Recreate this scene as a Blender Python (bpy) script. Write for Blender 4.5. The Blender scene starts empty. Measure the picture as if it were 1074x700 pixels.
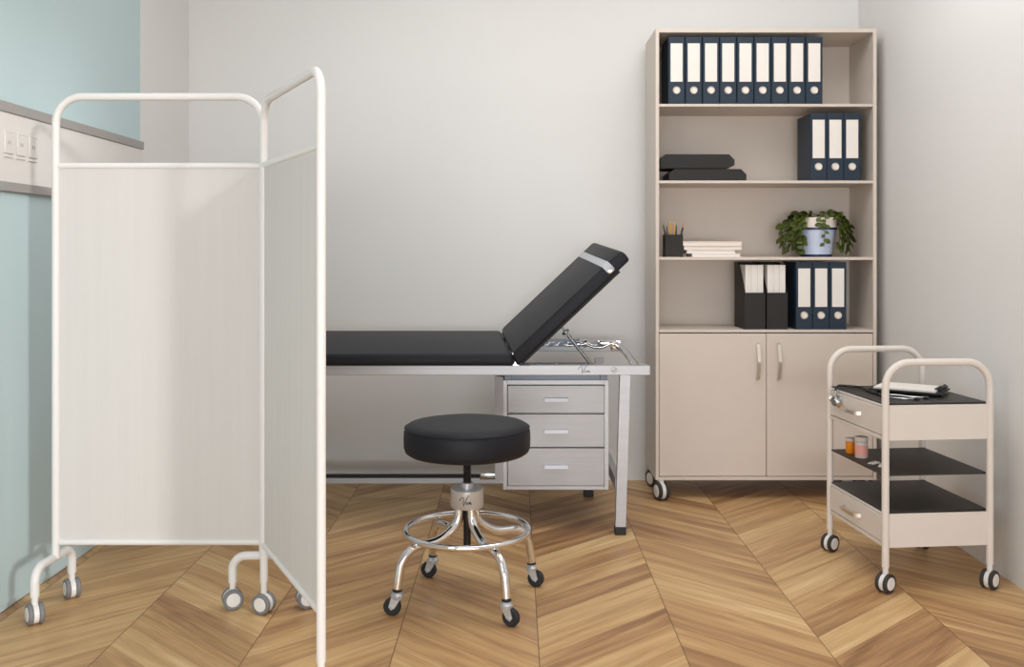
import bpy, bmesh, math, random
from mathutils import Vector, Matrix

random.seed(7)
SC = bpy.context.scene
COL = SC.collection
PI = math.pi
CAM_H = 1.17

# ------------------------------------------------------------------ materials
def lin(c):
    return c / 12.92 if c <= 0.04045 else ((c + 0.055) / 1.055) ** 2.4

def rgb(r, g, b):
    return (lin(r / 255), lin(g / 255), lin(b / 255), 1.0)

class NT:
    """small node-tree helper"""
    def __init__(s, mat):
        mat.use_nodes = True
        s.t = mat.node_tree
        s.bsdf = s.t.nodes['Principled BSDF']
    def n(s, kind, **kw):
        nd = s.t.nodes.new(kind)
        for k, v in kw.items():
            setattr(nd, k, v)
        return nd
    def put(s, sock, v):
        if isinstance(v, bpy.types.NodeSocket):
            s.t.links.new(v, sock)
        else:
            sock.default_value = v
    def m(s, op, a, b=None, c=None):
        nd = s.n('ShaderNodeMath', operation=op)
        for i, v in enumerate((a, b, c)):
            if v is not None:
                s.put(nd.inputs[i], v)
        return nd.outputs[0]
    def xyz(s, x, y, z):
        nd = s.n('ShaderNodeCombineXYZ')
        for i, v in enumerate((x, y, z)):
            s.put(nd.inputs[i], v)
        return nd.outputs[0]
    def ramp(s, fac, stops):
        nd = s.n('ShaderNodeValToRGB')
        el = nd.color_ramp.elements
        while len(el) < len(stops):
            el.new(0.5)
        for e, (p, c) in zip(el, stops):
            e.position = p
            e.color = c
        s.put(nd.inputs[0], fac)
        return nd.outputs[0]
    def noise(s, vec, scale, detail=3, rough=0.5, dist=0.0):
        nd = s.n('ShaderNodeTexNoise')
        s.put(nd.inputs['Vector'], vec)
        nd.inputs['Scale'].default_value = scale
        nd.inputs['Detail'].default_value = detail
        nd.inputs['Roughness'].default_value = rough
        nd.inputs['Distortion'].default_value = dist
        return nd.outputs[0]

def mat(name, col, rough=0.5, metal=0.0, var=0.04, scale=8.0, stretch=(1, 1, 1), bump=0.0, bscale=60.0, spec=0.5, coat=0.0):
    """procedural material: a base colour with a faint noise variation and optional grain bump"""
    m = bpy.data.materials.new(name)
    t = NT(m)
    tc = t.n('ShaderNodeTexCoord').outputs['Object']
    mp = t.n('ShaderNodeMapping')
    t.put(mp.inputs['Vector'], tc)
    mp.inputs['Scale'].default_value = stretch
    f = t.noise(mp.outputs[0], scale, 4)
    lo = tuple(max(0, c * (1 - var)) for c in col[:3]) + (1,)
    hi = tuple(min(1, c * (1 + var)) for c in col[:3]) + (1,)
    t.put(t.bsdf.inputs['Base Color'], t.ramp(f, [(0.3, lo), (0.7, hi)]))
    t.bsdf.inputs['Roughness'].default_value = rough
    t.bsdf.inputs['Metallic'].default_value = metal
    t.bsdf.inputs['Specular IOR Level'].default_value = spec
    t.bsdf.inputs['Coat Weight'].default_value = coat
    if bump:
        b = t.n('ShaderNodeBump')
        b.inputs['Strength'].default_value = bump
        b.inputs['Distance'].default_value = 0.002
        t.put(b.inputs['Height'], t.noise(mp.outputs[0], bscale, 5))
        t.put(t.bsdf.inputs['Normal'], b.outputs[0])
    return m

def floor_material():
    m = bpy.data.materials.new('oak chevron parquet')
    t = NT(m)
    tc = t.n('ShaderNodeTexCoord').outputs['Object']
    sp = t.n('ShaderNodeSeparateXYZ')
    t.put(sp.inputs[0], tc)
    x, y = sp.outputs[0], sp.outputs[1]
    xs = t.m('DIVIDE', t.m('SUBTRACT', x, 0.07), 0.424)
    col = t.m('FLOOR', xs)
    fr = t.m('FRACT', xs)
    odd = t.m('FLOORED_MODULO', col, 2.0)
    inv = t.m('SUBTRACT', 1.0, fr)
    tri = t.m('ADD', t.m('MULTIPLY', fr, t.m('SUBTRACT', 1.0, odd)), t.m('MULTIPLY', inv, odd))
    v = t.m('DIVIDE', t.m('SUBTRACT', t.m('SUBTRACT', y, 2.889), t.m('MULTIPLY', tri, 0.39)), 0.15)
    row = t.m('FLOOR', v)
    fv = t.m('FRACT', v)
    wn = t.n('ShaderNodeTexWhiteNoise', noise_dimensions='2D')
    t.put(wn.inputs['Vector'], t.xyz(col, row, 0.0))
    r1 = wn.outputs['Value']
    off = t.m('MULTIPLY', r1, 91.0)
    u = t.m('MULTIPLY', fr, 0.57)
    # broad streaks along the board, then fine grain
    n1 = t.noise(t.xyz(t.m('ADD', t.m('MULTIPLY', u, 1.1), off), t.m('MULTIPLY', fv, 1.5), off), 1.4, 2, 0.5, 0.8)
    n2 = t.noise(t.xyz(t.m('ADD', t.m('MULTIPLY', u, 2.0), off), t.m('MULTIPLY', fv, 6.0), off), 1.8, 4, 0.6, 1.6)
    n3 = t.noise(t.xyz(t.m('ADD', t.m('MULTIPLY', u, 7.0), off), t.m('MULTIPLY', fv, 42.0), off), 2.0, 3, 0.6, 0.4)
    tone = t.m('ADD', t.m('ADD', t.m('MULTIPLY', r1, 0.25), t.m('MULTIPLY', n1, 0.58)),
               t.m('ADD', t.m('MULTIPLY', n2, 0.36), t.m('MULTIPLY', n3, 0.06)))
    c = t.ramp(t.m('SUBTRACT', tone, 0.125),
               [(0.16, rgb(112, 78, 50)), (0.34, rgb(162, 120, 82)), (0.50, rgb(198, 157, 108)),
                (0.66, rgb(220, 184, 132)), (0.84, rgb(240, 212, 168))])
    # joints
    e1 = t.m('MINIMUM', fr, inv)
    e2 = t.m('MINIMUM', fv, t.m('SUBTRACT', 1.0, fv))
    g1 = t.m('LESS_THAN', e1, 0.0040)
    g2 = t.m('MULTIPLY', t.m('LESS_THAN', e2, 0.0085), 0.55)
    g = t.m('MAXIMUM', g1, g2)
    mx = t.n('ShaderNodeMix', data_type='RGBA')
    t.put(mx.inputs[0], t.m('MULTIPLY', g, 0.75))
    t.put(mx.inputs[6], c)
    mx.inputs[7].default_value = rgb(84, 54, 34)
    t.put(t.bsdf.inputs['Base Color'], mx.outputs[2])
    t.put(t.bsdf.inputs['Roughness'], t.m('ADD', 0.30, t.m('MULTIPLY', n2, 0.16)))
    t.bsdf.inputs['Specular IOR Level'].default_value = 0.4
    b = t.n('ShaderNodeBump')
    b.inputs['Strength'].default_value = 0.12
    b.inputs['Distance'].default_value = 0.001
    t.put(b.inputs['Height'], t.m('SUBTRACT', t.m('MULTIPLY', n3, 0.5), g))
    t.put(t.bsdf.inputs['Normal'], b.outputs[0])
    return m

M = dict(
    wall=mat('matt wall paint', rgb(231, 230, 228), 0.85, var=0.012, scale=1.5, bump=0.05, bscale=120),
    ceil=mat('ceiling paint', rgb(236, 233, 229), 0.9, var=0.01),
    blue=mat('pale blue wall paint', rgb(192, 213, 217), 0.6, var=0.012, scale=1.5),
    trunk=mat('white trunking plastic', rgb(226, 222, 218), 0.5, var=0.01),
    trail=mat('grey aluminium edging', rgb(160, 157, 154), 0.5, var=0.02),
    slot=mat('dark socket slots', rgb(146, 142, 140), 0.6),
    tube=mat('white powder coated tube', rgb(228, 226, 224), 0.35, var=0.01),
    cloth=mat('off white curtain cloth', rgb(210, 207, 204), 0.95, var=0.013, scale=4.0, stretch=(9, 9, 0.25), spec=0.1, bump=0.15, bscale=40),
    tyregrey=mat('grey caster tyre', rgb(122, 122, 124), 0.6),
    tyredark=mat('dark caster tyre', rgb(52, 50, 49), 0.6),
    hubw=mat('white caster hub', rgb(232, 229, 226), 0.4),
    leather=mat('black upholstery vinyl', rgb(33, 34, 40), 0.5, var=0.05, scale=40, bump=0.12, bscale=260, spec=0.22),
    band=mat('grey paper retaining band', rgb(190, 193, 200), 0.45, var=0.05, scale=30),
    panel=mat('white enamel side panel', rgb(226, 229, 240), 0.5, var=0.01),
    strut=mat('dark chrome strut', rgb(128, 130, 134), 0.2, 0.9),
    steel=mat('brushed stainless frame', rgb(188, 189, 192), 0.46, 0.6, var=0.04, scale=6, stretch=(0.3, 1, 12)),
    drawer=mat('brushed stainless drawer front', rgb(172, 172, 174), 0.45, 0.5, var=0.04, scale=8, stretch=(0.3, 1, 16)),
    chrome=mat('polished chrome', rgb(236, 236, 238), 0.07, 1.0, var=0.01),
    pull=mat('satin drawer pull', rgb(206, 206, 214), 0.5, 0.3, var=0.02),
    hubm=mat('satin hub steel', rgb(206, 206, 208), 0.30, 0.55, var=0.03, scale=10, stretch=(1, 1, 8)),
    chrome2=mat('satin chrome', rgb(205, 205, 207), 0.22, 1.0, var=0.02),
    zinc=mat('zinc plated steel', rgb(205, 212, 220), 0.35, 0.7, var=0.03),
    darkgap=mat('dark metal recess', rgb(84, 88, 96), 0.3, 0.7),
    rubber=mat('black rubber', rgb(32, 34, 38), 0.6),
    blackm=mat('black steel', rgb(24, 24, 26), 0.4, 0.3),
    case=mat('bookcase beige lacquer', rgb(216, 204, 193), 0.5, var=0.01),
    handle=mat('nickel handle', rgb(226, 218, 208), 0.34, 0.85),
    binder=mat('petrol blue binder board', rgb(19, 40, 58), 0.5, var=0.05, scale=30),
    card=mat('white card label', rgb(238, 231, 224), 0.7, var=0.01),
    ringm=mat('binder finger ring', rgb(214, 204, 192), 0.3, 0.6),
    blackbox=mat('matt black board', rgb(27, 24, 22), 0.6, var=0.06),
    page=mat('white paper', rgb(238, 232, 225), 0.8, var=0.02),
    pagepink=mat('cream book cover', rgb(232, 214, 202), 0.7, var=0.02),
    pageedge=mat('book page block', rgb(236, 228, 220), 0.85, var=0.05, scale=8, stretch=(0.5, 0.5, 90)),
    pencil=mat('yellow pencil lacquer', rgb(222, 160, 48), 0.4),
    wood=mat('sharpened pencil wood', rgb(222, 184, 138), 0.7),
    lead=mat('pencil lead', rgb(50, 48, 48), 0.5),
    copper=mat('copper pen tip', rgb(214, 150, 92), 0.35, 0.4),
    potw=mat('white glazed rim', rgb(240, 228, 216), 0.3),
    potb=mat('pale blue glaze', rgb(206, 217, 240), 0.3, var=0.02),
    navy=mat('navy glaze band', rgb(38, 50, 98), 0.35),
    soil=mat('dark potting soil', rgb(40, 30, 24), 0.95, var=0.3, scale=60, bump=0.6),
    leaf=mat('dark green leaf', rgb(68, 80, 24), 0.45, var=0.55, scale=22),
    vine=mat('vine stem', rgb(86, 88, 48), 0.6),
    trolley=mat('trolley cream lacquer', rgb(226, 217, 209), 0.4, var=0.01),
    mat_=mat('dark trolley liner', rgb(50, 46, 43), 0.5, var=0.05, scale=20),
    orange=mat('orange translucent plastic', rgb(240, 142, 22), 0.3),
    pink=mat('pink bottle label', rgb(236, 168, 156), 0.55),
    capw=mat('grey white cap', rgb(214, 206, 198), 0.5),
    blister=mat('silver blister foil', rgb(214, 212, 208), 0.35, 0.3),
    tubing=mat('black stethoscope tubing', rgb(28, 27, 28), 0.4),
    ink=mat('black printed lettering', rgb(30, 29, 31), 0.5),
    floor=floor_material(),
)

# ------------------------------------------------------------------ mesh builder
def fillet(pts, r, n=8, closed=False):
    pts = [Vector(p) for p in pts]
    out = []
    N = len(pts)
    for i, p in enumerate(pts):
        if not closed and i in (0, N - 1):
            out.append(p)
            continue
        a, b = pts[i - 1], pts[(i + 1) % N]
        da, db = (a - p), (b - p)
        rr = r[i] if isinstance(r, (list, tuple)) else r
        la, lb = da.length, db.length
        da.normalize(); db.normalize()
        ang = da.angle(db)
        if rr <= 0 or ang > PI - 0.01:
            out.append(p)
            continue
        d = min(rr / math.tan(ang / 2), la * 0.499, lb * 0.499)
        rr = d * math.tan(ang / 2)
        p0, p1 = p + da * d, p + db * d
        c = p + (da + db).normalized() * (rr / math.sin(ang / 2))
        v0, v1 = p0 - c, p1 - c
        tot = v0.angle(v1)
        ax = v0.cross(v1).normalized()
        for k in range(n + 1):
            out.append(c + Matrix.Rotation(tot * k / n, 3, ax) @ v0)
    return out

class MB:
    def __init__(s):
        s.v = []; s.f = []; s.sm = []
    def add(s, verts, faces, smooth=False, mtx=None):
        o = len(s.v)
        for p in verts:
            p = Vector(p)
            s.v.append(mtx @ p if mtx is not None else p)
        for f in faces:
            s.f.append([o + i for i in f]); s.sm.append(smooth)
        return s
    def addbm(s, bm, smooth=False, mtx=None):
        bm.verts.ensure_lookup_table()
        bm.verts.index_update()
        s.add([v.co.copy() for v in bm.verts], [[v.index for v in f.verts] for f in bm.faces], smooth, mtx)
        bm.free()
        return s
    def box(s, x0, x1, y0, y1, z0, z1, bev=0.0, seg=2, mtx=None):
        bm = bmesh.new()
        bmesh.ops.create_cube(bm, size=1)
        for v in bm.verts:
            v.co = Vector(((x0 + x1) / 2 + v.co.x * (x1 - x0), (y0 + y1) / 2 + v.co.y * (y1 - y0), (z0 + z1) / 2 + v.co.z * (z1 - z0)))
        if bev:
            bmesh.ops.bevel(bm, geom=bm.edges[:], offset=bev, segments=seg, profile=0.5, affect='EDGES')
        return s.addbm(bm, bool(bev) and seg > 1, mtx)
    def prism(s, poly, lo, hi, axis='y', bev=0.0, seg=2, mtx=None):
        """poly: 2-D outline; extruded along axis between lo and hi"""
        def P(a, b, c):
            return {'y': (a, c, b), 'x': (c, a, b), 'z': (a, b, c)}[axis]
        bm = bmesh.new()
        A = [bm.verts.new(P(a, b, lo)) for a, b in poly]
        B = [bm.verts.new(P(a, b, hi)) for a, b in poly]
        n = len(poly)
        bm.faces.new(A); bm.faces.new(B[::-1])
        for i in range(n):
            bm.faces.new((A[i], B[i], B[(i + 1) % n], A[(i + 1) % n]))
        bmesh.ops.recalc_face_normals(bm, faces=bm.faces[:])
        if bev:
            bmesh.ops.bevel(bm, geom=bm.edges[:], offset=bev, segments=seg, profile=0.5, affect='EDGES')
        return s.addbm(bm, bool(bev) and seg > 1, mtx)
    def tube(s, pts, r, seg=14, closed=False, cap=True, mtx=None):
        pts = [Vector(p) for p in pts]
        N = len(pts)
        rad = r if isinstance(r, (list, tuple)) else [r] * N
        tang = []
        for i in range(N):
            if closed:
                d = pts[(i + 1) % N] - pts[i - 1]
            else:
                d = pts[min(i + 1, N - 1)] - pts[max(i - 1, 0)]
            tang.append(d.normalized())
        t0 = tang[0]
        up = Vector((0, 0, 1)) if abs(t0.z) < 0.9 else Vector((1, 0, 0))
        nrm = (up - t0 * up.dot(t0)).normalized()
        verts, faces = [], []
        for i in range(N):
            if i:
                ax = tang[i - 1].cross(tang[i])
                if ax.length > 1e-7:
                    nrm = Matrix.Rotation(tang[i - 1].angle(tang[i]), 3, ax.normalized()) @ nrm
            bn = tang[i].cross(nrm).normalized()
            for k in range(seg):
                a = 2 * PI * k / seg
                verts.append(pts[i] + (nrm * math.cos(a) + bn * math.sin(a)) * rad[i])
        L = N if closed else N - 1
        for i in range(L):
            j = (i + 1) % N
            for k in range(seg):
                k2 = (k + 1) % seg
                faces.append([i * seg + k, i * seg + k2, j * seg + k2, j * seg + k])
        s.add(verts, faces, True, mtx)
        if not closed and cap:
            o = len(s.v) - len(verts)
            s.f.append([o + k for k in range(seg)][::-1]); s.sm.append(False)
            s.f.append([o + (N - 1) * seg + k for k in range(seg)]); s.sm.append(False)
        return s
    def lathe(s, prof, c=(0, 0, 0), axis=(0, 0, 1), seg=32, smooth=True, mtx=None):
        """prof: list of (radius, height) along the axis"""
        q = Vector((0, 0, 1)).rotation_difference(Vector(axis).normalized()).to_matrix()
        c = Vector(c)
        verts, faces = [], []
        for r, h in prof:
            for k in range(seg):
                a = 2 * PI * k / seg
                verts.append(c + q @ Vector((r * math.cos(a), r * math.sin(a), h)))
        for i in range(len(prof) - 1):
            for k in range(seg):
                k2 = (k + 1) % seg
                faces.append([i * seg + k, i * seg + k2, (i + 1) * seg + k2, (i + 1) * seg + k])
        n = len(prof)
        if prof[0][0] > 1e-6:
            faces.append([k for k in range(seg)][::-1])
        if prof[-1][0] > 1e-6:
            faces.append([(n - 1) * seg + k for k in range(seg)])
        return s.add(verts, faces, smooth, mtx)
    def disc(s, c, axis, r, h, bev=0.0, seg=28, mtx=None):
        p = [(r - bev, -h / 2), (r, -h / 2 + bev), (r, h / 2 - bev), (r - bev, h / 2)] if bev else [(r, -h / 2), (r, h / 2)]
        return s.lathe(p, c, axis, seg, True, mtx)
    def build(s, name, m, parent=None, root=None):
        """root: the thing's Empty; vertices are given in that thing's own space"""
        me = bpy.data.meshes.new(name)
        me.from_pydata([tuple(v) for v in s.v], [], s.f)
        me.polygons.foreach_set('use_smooth', s.sm)
        bm = bmesh.new(); bm.from_mesh(me)
        bmesh.ops.remove_doubles(bm, verts=bm.verts[:], dist=1e-6)
        bmesh.ops.recalc_face_normals(bm, faces=bm.faces[:])
        bm.to_mesh(me); bm.free()
        try:
            me.set_sharp_from_angle(angle=math.radians(38))
        except Exception:
            pass
        me.materials.append(m)
        o = bpy.data.objects.new(name, me)
        COL.objects.link(o)
        if parent is not None:
            o.parent = parent
        return o

def tag(o, label, cat, group=None, kind=None):
    o['label'] = label
    o['category'] = cat
    if group: o['group'] = group
    if kind: o['kind'] = kind
    return o

def thing(name, label, cat, loc, rotz=0.0, group=None):
    o = bpy.data.objects.new(name, None)
    o.empty_display_size = 0.05
    COL.objects.link(o)
    o.location = loc
    o.rotation_euler = (0, 0, rotz)
    return tag(o, label, cat, group)

def dup(root, loc, label, group=None, rotz=None):
    r = root.copy(); COL.objects.link(r)
    r.location = loc
    if rotz is not None: r.rotation_euler = (0, 0, rotz)
    r['label'] = label
    if group: r['group'] = group
    for ch in list(root.children):
        c = ch.copy(); COL.objects.link(c); c.parent = r
        for g in list(ch.children):
            d = g.copy(); COL.objects.link(d); d.parent = c
    return r

def struct(name, mb, m):
    o = mb.build(name, m); o['kind'] = 'structure'
    return o

def px(x, y, Y):
    """photo pixel at depth Y to a point in the room"""
    return Vector(((x - 540) * Y / 1000.0, Y, CAM_H - (y - 264) * Y / 1000.0))

# ------------------------------------------------------------------ the room
XL, XR, YB = -1.667, 1.757, 4.875
HC = 3.0
struct('floor', MB().box(-3.2, 3.2, -3.0, YB + 0.12, -0.08, 0), M['floor'])
struct('wall_back', MB().box(XL - 0.12, XR + 0.12, YB, YB + 0.12, 0, HC), M['wall'])
struct('wall_left', MB().box(XL - 0.12, XL, -1.2, YB, 0, HC), M['wall'])
struct('wall_right', MB().box(XR, XR + 0.12, 0.36, YB, 0, HC), M['wall'])
struct('ceiling', MB().box(XL - 0.12, XR + 0.12, -0.4, YB + 0.12, HC, HC + 0.1), M['ceil'])
BY = 4.226
struct('trim_1', MB().box(XL, XL + 0.006, 1.2, BY, 1.655, HC - 0.002, 0.001, 1), M['blue'])
struct('trim_2', MB().box(XL, XL + 0.006, 1.2, BY, 0.002, 1.367, 0.001, 1), M['blue'])

# wall trunking with the outlets
t = thing('wall_trunking', 'white horizontal trunking with three outlets and grey edges on the pale blue wall', 'trunking', (XL, 2.7, 1.51))
def loc(mb, root):
    inv = Matrix.Translation(-root.location)
    mb.v = [inv @ v for v in mb.v]
    return mb
def part(mb, name, m, root, parent=None):
    """mesh given in room coordinates, hung under root (or under a part of it)"""
    return loc(mb, root).build(name, m, parent or root)
part(MB().box(XL + 0.0005, XL + 0.018, 1.2, BY - 0.002, 1.395, 1.625, 0.001, 1), 'cover', M['trunk'], t)
part(MB().box(XL + 0.0005, XL + 0.024, 1.2, BY, 1.622, 1.656, 0.002, 1), 'edge_rail', M['trail'], t)
part(MB().box(XL + 0.0005, XL + 0.024, 1.2, BY, 1.366, 1.397, 0.002, 1), 'edge_rail', M['trail'], t)
for xa in (3.5, 16.5, 29.0):
    # along the wall: pixel x gives depth
    Ya = 1.65 * 1000 / (540 - xa); Yb = 1.65 * 1000 / (540 - (xa + 9))
    zc = 1.523
    s_ = part(MB().box(XL + 0.018, XL + 0.023, Ya, Yb, zc - 0.034, zc + 0.036, 0.0015, 1), 'outlet', M['trunk'], t)
    b = MB()
    ym = (Ya + Yb) / 2
    for dy in (-0.006, 0.006):
        b.box(XL + 0.0228, XL + 0.0236, ym + dy - 0.0016, ym + dy + 0.0016, zc - 0.004, zc + 0.008)
    part(b, 'slots', M['slot'], t, s_)
    part(MB().box(XL + 0.018, XL + 0.0225, Ya - 0.002, Yb + 0.002, zc - 0.046, zc - 0.042), 'outlet_lip', M['trunk'], t, s_)
    part(MB().box(XL + 0.018, XL + 0.0225, Ya + 0.002, Yb - 0.002, zc + 0.0362, zc + 0.039), 'outlet_lip', M['trunk'], t, s_)

# ------------------------------------------------------------------ casters
def caster(root, x, y, r, yaw, body_m, tyre_m, hub_m, stem_top, w=0.030, off=0.0, parent=None):
    """twin wheel caster in the root's own space: centre body, two tyres with hub caps"""
    parent = parent or root
    ax = Vector((math.cos(yaw), math.sin(yaw), 0))           # axle
    dr = Vector((-math.sin(yaw), math.cos(yaw), 0))          # rolling direction
    c = Vector((x, y, r)) + dr * off
    b = MB()
    b.disc(c, ax, r * 0.93, w * 0.34, 0.001, 24)
    b.lathe([(r * 0.22, r * 0.8), (r * 0.30, r * 1.55), (r * 0.30, stem_top)], (x, y, 0), (0, 0, 1), 14)
    body = b.build('caster', body_m, parent)
    for s in (-1, 1):
        cc = c + ax * s * w * 0.34
        ty = MB().lathe([(r * 0.70, -w * 0.15), (r * 0.90, -w * 0.16), (r, -w * 0.10), (r, w * 0.10), (r * 0.90, w * 0.16), (r * 0.70, w * 0.15)], cc, ax, 28)
        ty.build('tyre', tyre_m, body)
        MB().lathe([(0, -w * 0.15), (r * 0.70, -w * 0.15), (r * 0.70, w * 0.14), (r * 0.62, w * 0.19), (r * 0.2, w * 0.20), (0, w * 0.20)], cc, ax * s, 28).build('hub_cap', hub_m, body)
    return body

# ------------------------------------------------------------------ folding screen
S = thing('folding_screen', 'white two panel privacy screen on casters with cloth panels', 'privacy screen', (-0.81, 3.11, 0))
SZ = 1.675; RT = 0.0125
A = Vector((-1.497, 3.11, 0)); B = Vector((-0.822, 3.11, 0))
C0 = Vector((-0.812, 3.085, 0)); D = Vector((-0.508, 2.50, 0))
ZT, ZB = 1.450, 0.222
def z(p, h): return Vector((p.x, p.y, h))
def off(mb): return loc(mb, S)
fr1 = MB().tube(fillet([z(A, 0.17), z(A, SZ), z(B, SZ), z(B, 0.19)], 0.085, 10), RT)
fr1.tube([z(A, ZT), z(B, ZT)], 0.010); fr1.tube([z(A, ZB), z(B, ZB)], 0.010)
off(fr1).build('panel_frame', M['tube'], S)
fr2 = MB().tube(fillet([z(C0, 0.10), z(C0, SZ - 0.020), z(D, SZ - 0.020), z(D, 0.094)], 0.075, 10), RT)
fr2.tube([z(C0, ZT), z(D, ZT)], 0.010); fr2.tube([z(C0, ZB), z(D, ZB)], 0.010)
off(fr2).build('panel_frame', M['tube'], S)
def curtain(p, q, seed, amp):
    rnd = random.Random(seed)
    d = (q - p); L = d.length; d.normalize()
    n = Vector((-d.y, d.x, 0))
    nu, nv = 120, 14
    waves = [(rnd.uniform(8, 60), rnd.uniform(0, 6.28), rnd.uniform(0.2, 1.0)) for _ in range(9)]
    wide = [(rnd.uniform(3, 14), rnd.uniform(0, 6.28), rnd.uniform(0.3, 1.0)) for _ in range(4)]
    b = MB()
    for side in (1, -1):
        verts, faces = [], []
        for j in range(nv + 1):
            hz = j / nv
            for i in range(nu + 1):
                s = i / nu
                k = math.sin(PI * hz) ** 0.5
                e = min(1, s * 14, (1 - s) * 14)
                o = sum(a * math.sin(f * s * L * 2.2 + ph + 0.5 * hz) for f, ph, a in waves) * amp * 0.35
                o += sum(a * math.sin(f * s * L + ph) for f, ph, a in wide) * amp * (0.4 + 0.6 * k)
                o = o * e * 0.5 + side * 0.0012
                w = p + d * (0.012 + s * (L - 0.024)) + n * o
                verts.append((w.x, w.y, ZB + 0.004 + hz * (ZT - ZB - 0.006)))
        for j in range(nv):
            for i in range(nu):
                a = j * (nu + 1) + i
                faces.append([a, a + 1, a + nu + 2, a + nu + 1])
        b.add(verts, faces, True)
    return b
off(curtain(A, B, 3, 0.0008)).build('curtain', M['cloth'], S)
off(curtain(C0, D, 5, 0.0012)).build('curtain', M['cloth'], S)
for h in (0.34, 0.85, 1.36):
    off(MB().tube([(-0.8175, 3.098, h), (-0.8175, 3.098, h + 0.05)], 0.0145, 12)).build('hinge', M['tube'], S)
# left arched foot (runs in depth), joined under the left post
def arch(p0, p1, top, r=0.014):
    a, b = Vector(p0), Vector(p1)
    pts = fillet([(a.x, a.y, 0.085), (a.x, a.y, top), (b.x, b.y, top), (b.x, b.y, 0.085)], 0.112, 12)
    return MB().tube(pts, r)
LF = [(-1.508, 2.995), (-1.497, 3.222)]
off(arch((*LF[0], 0), (*LF[1], 0), 0.172)).build('arched_foot', M['tube'], S)
MF = [(-0.925, 3.125), (-0.685, 3.135)]
off(arch((*MF[0], 0), (*MF[1], 0), 0.172)).build('arched_foot', M['tube'], S)
sx, sy = S.location.x, S.location.y
RS = 0.033
for (x, y), yaw in ((LF[0], 0.68), (LF[1], 0.66), (MF[0], -1.15), (MF[1], -1.15)):
    caster(S, x - sx, y - sy, RS, yaw, M['hubw'], M['tyregrey'], M['hubw'], 0.095, 0.046, 0.0)
caster(S, C0.x - sx, C0.y - sy, RS, -1.95, M['hubw'], M['tyregrey'], M['hubw'], 0.105, 0.046, 0.0)
caster(S, D.x - sx, D.y - sy, RS, -1.5, M['hubw'], M['tyregrey'], M['hubw'], 0.105, 0.046, 0.0)

# ------------------------------------------------------------------ script emblem strokes
def strokes(word_scale, to3d, r):
    """hand-lettered 'Vive' as fine raised strokes; to3d maps (u, v) to a point"""
    paths = [
        [(-1.35, 0.25), (-1.15, 0.75), (-0.85, 1.0), (-0.62, 0.95), (-0.60, 0.4), (-0.66, -0.45), (-0.60, -0.70), (-0.35, -0.1), (-0.05, 0.7), (0.30, 1.25), (0.45, 1.30)],
        [(-0.08, 0.05), (-0.14, -0.35), (-0.02, -0.48), (0.14, -0.25), (0.22, 0.0)],
        [(-0.02, 0.30), (0.0, 0.34)],
        [(0.22, 0.02), (0.26, -0.42), (0.42, -0.30), (0.52, 0.05)],
        [(0.52, -0.22), (0.74, -0.12), (0.72, 0.06), (0.58, 0.02), (0.54, -0.28), (0.66, -0.46), (0.95, -0.28)],
    ]
    b = MB()
    for p in paths:
        b.tube([to3d(u * word_scale, v * word_scale) for u, v in p], r, 6)
    return b

# ------------------------------------------------------------------ examination table
T = thing('examination_table', 'steel examination table with black padded top, raised backrest and three drawers', 'examination table', (-0.30, 4.24, 0))
YF, YR = 3.93, 4.58
def tp(mb, name, m, parent=None): return part(mb, name, m, T, parent)
XA, XZ = -1.26, 0.556
f = MB().box(XA, XZ, YF, YF + 0.04, 0.660, 0.700, 0.002, 1)
f.box(XA, 0.505, YR - 0.04, YR, 0.694, 0.719, 0.002, 1)
f.box(XA, XA + 0.04, YF + 0.04, YR - 0.04, 0.665, 0.700)
f.box(-0.02, 0.02, YF + 0.04, YR - 0.04, 0.665, 0.695)
f.box(-0.62, -0.58, YF + 0.04, YR - 0.04, 0.665, 0.695)
tp(f, 'frame', M['steel'])
tp(MB().box(XZ, XZ + 0.003, YF + 0.003, YF + 0.037, 0.663, 0.697), 'end_cap', M['drawer'])
# legs
def leg(x0, x1, y):
    b = MB()
    w = 0.021
    top, bot = 0.6605, 0.028
    for z0, z1, xa, xb in ((bot, top, x0, x1),):
        verts = [(xa - w, y, z0), (xa + w, y, z0), (xa + w, y + 0.04, z0), (xa - w, y + 0.04, z0),
                 (xb - w, y, z1), (xb + w, y, z1), (xb + w, y + 0.04, z1), (xb - w, y + 0.04, z1)]
        b.add(verts, [(0, 1, 2, 3), (4, 5, 6, 7), (0, 1, 5, 4), (1, 2, 6, 5), (2, 3, 7, 6), (3, 0, 4, 7)])
    return b
for (x0, x1, y) in ((0.436, 0.455, YF), (0.352, 0.405, YR - 0.04), (-1.20, -1.21, YF), (-1.15, -1.18, YR - 0.04)):
    lg = tp(leg(x0, x1, y), 'leg', M['steel'])
    tp(MB().box(x0 - 0.023, x0 + 0.023, y - 0.002, y + 0.042, 0, 0.034, 0.002, 1), 'foot_cap', M['rubber'], lg)
# low stretchers
tp(MB().prism([(YF + 0.04, 0.175), (YR - 0.04, 0.175), (YR - 0.04, 0.225), (YF + 0.04, 0.225)], 0.418, 0.446, 'x'), 'side_stretcher', M['steel'])
tp(MB().prism([(YF + 0.04, 0.175), (YR - 0.04, 0.175), (YR - 0.04, 0.225), (YF + 0.04, 0.225)], -1.215, -1.19, 'x'), 'side_stretcher', M['steel'])
rs = tp(MB().box(-1.18, 0.34, 4.53, 4.555, 0.066, 0.112, 0.002, 1), 'rear_stretcher', M['steel'])
tp(MB().box(-1.18, -0.10, 4.524, 4.533, 0.094, 0.112, 0.002, 1), 'reflection_strip', M['rubber'], rs)  # black strip stands in for the dark reflection line along the metal rail
tp(MB().box(-0.165, -0.085, 4.518, 4.55, 0.088, 0.120, 0.004, 2), 'stretcher_bracket', M['chrome2'], rs)
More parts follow.
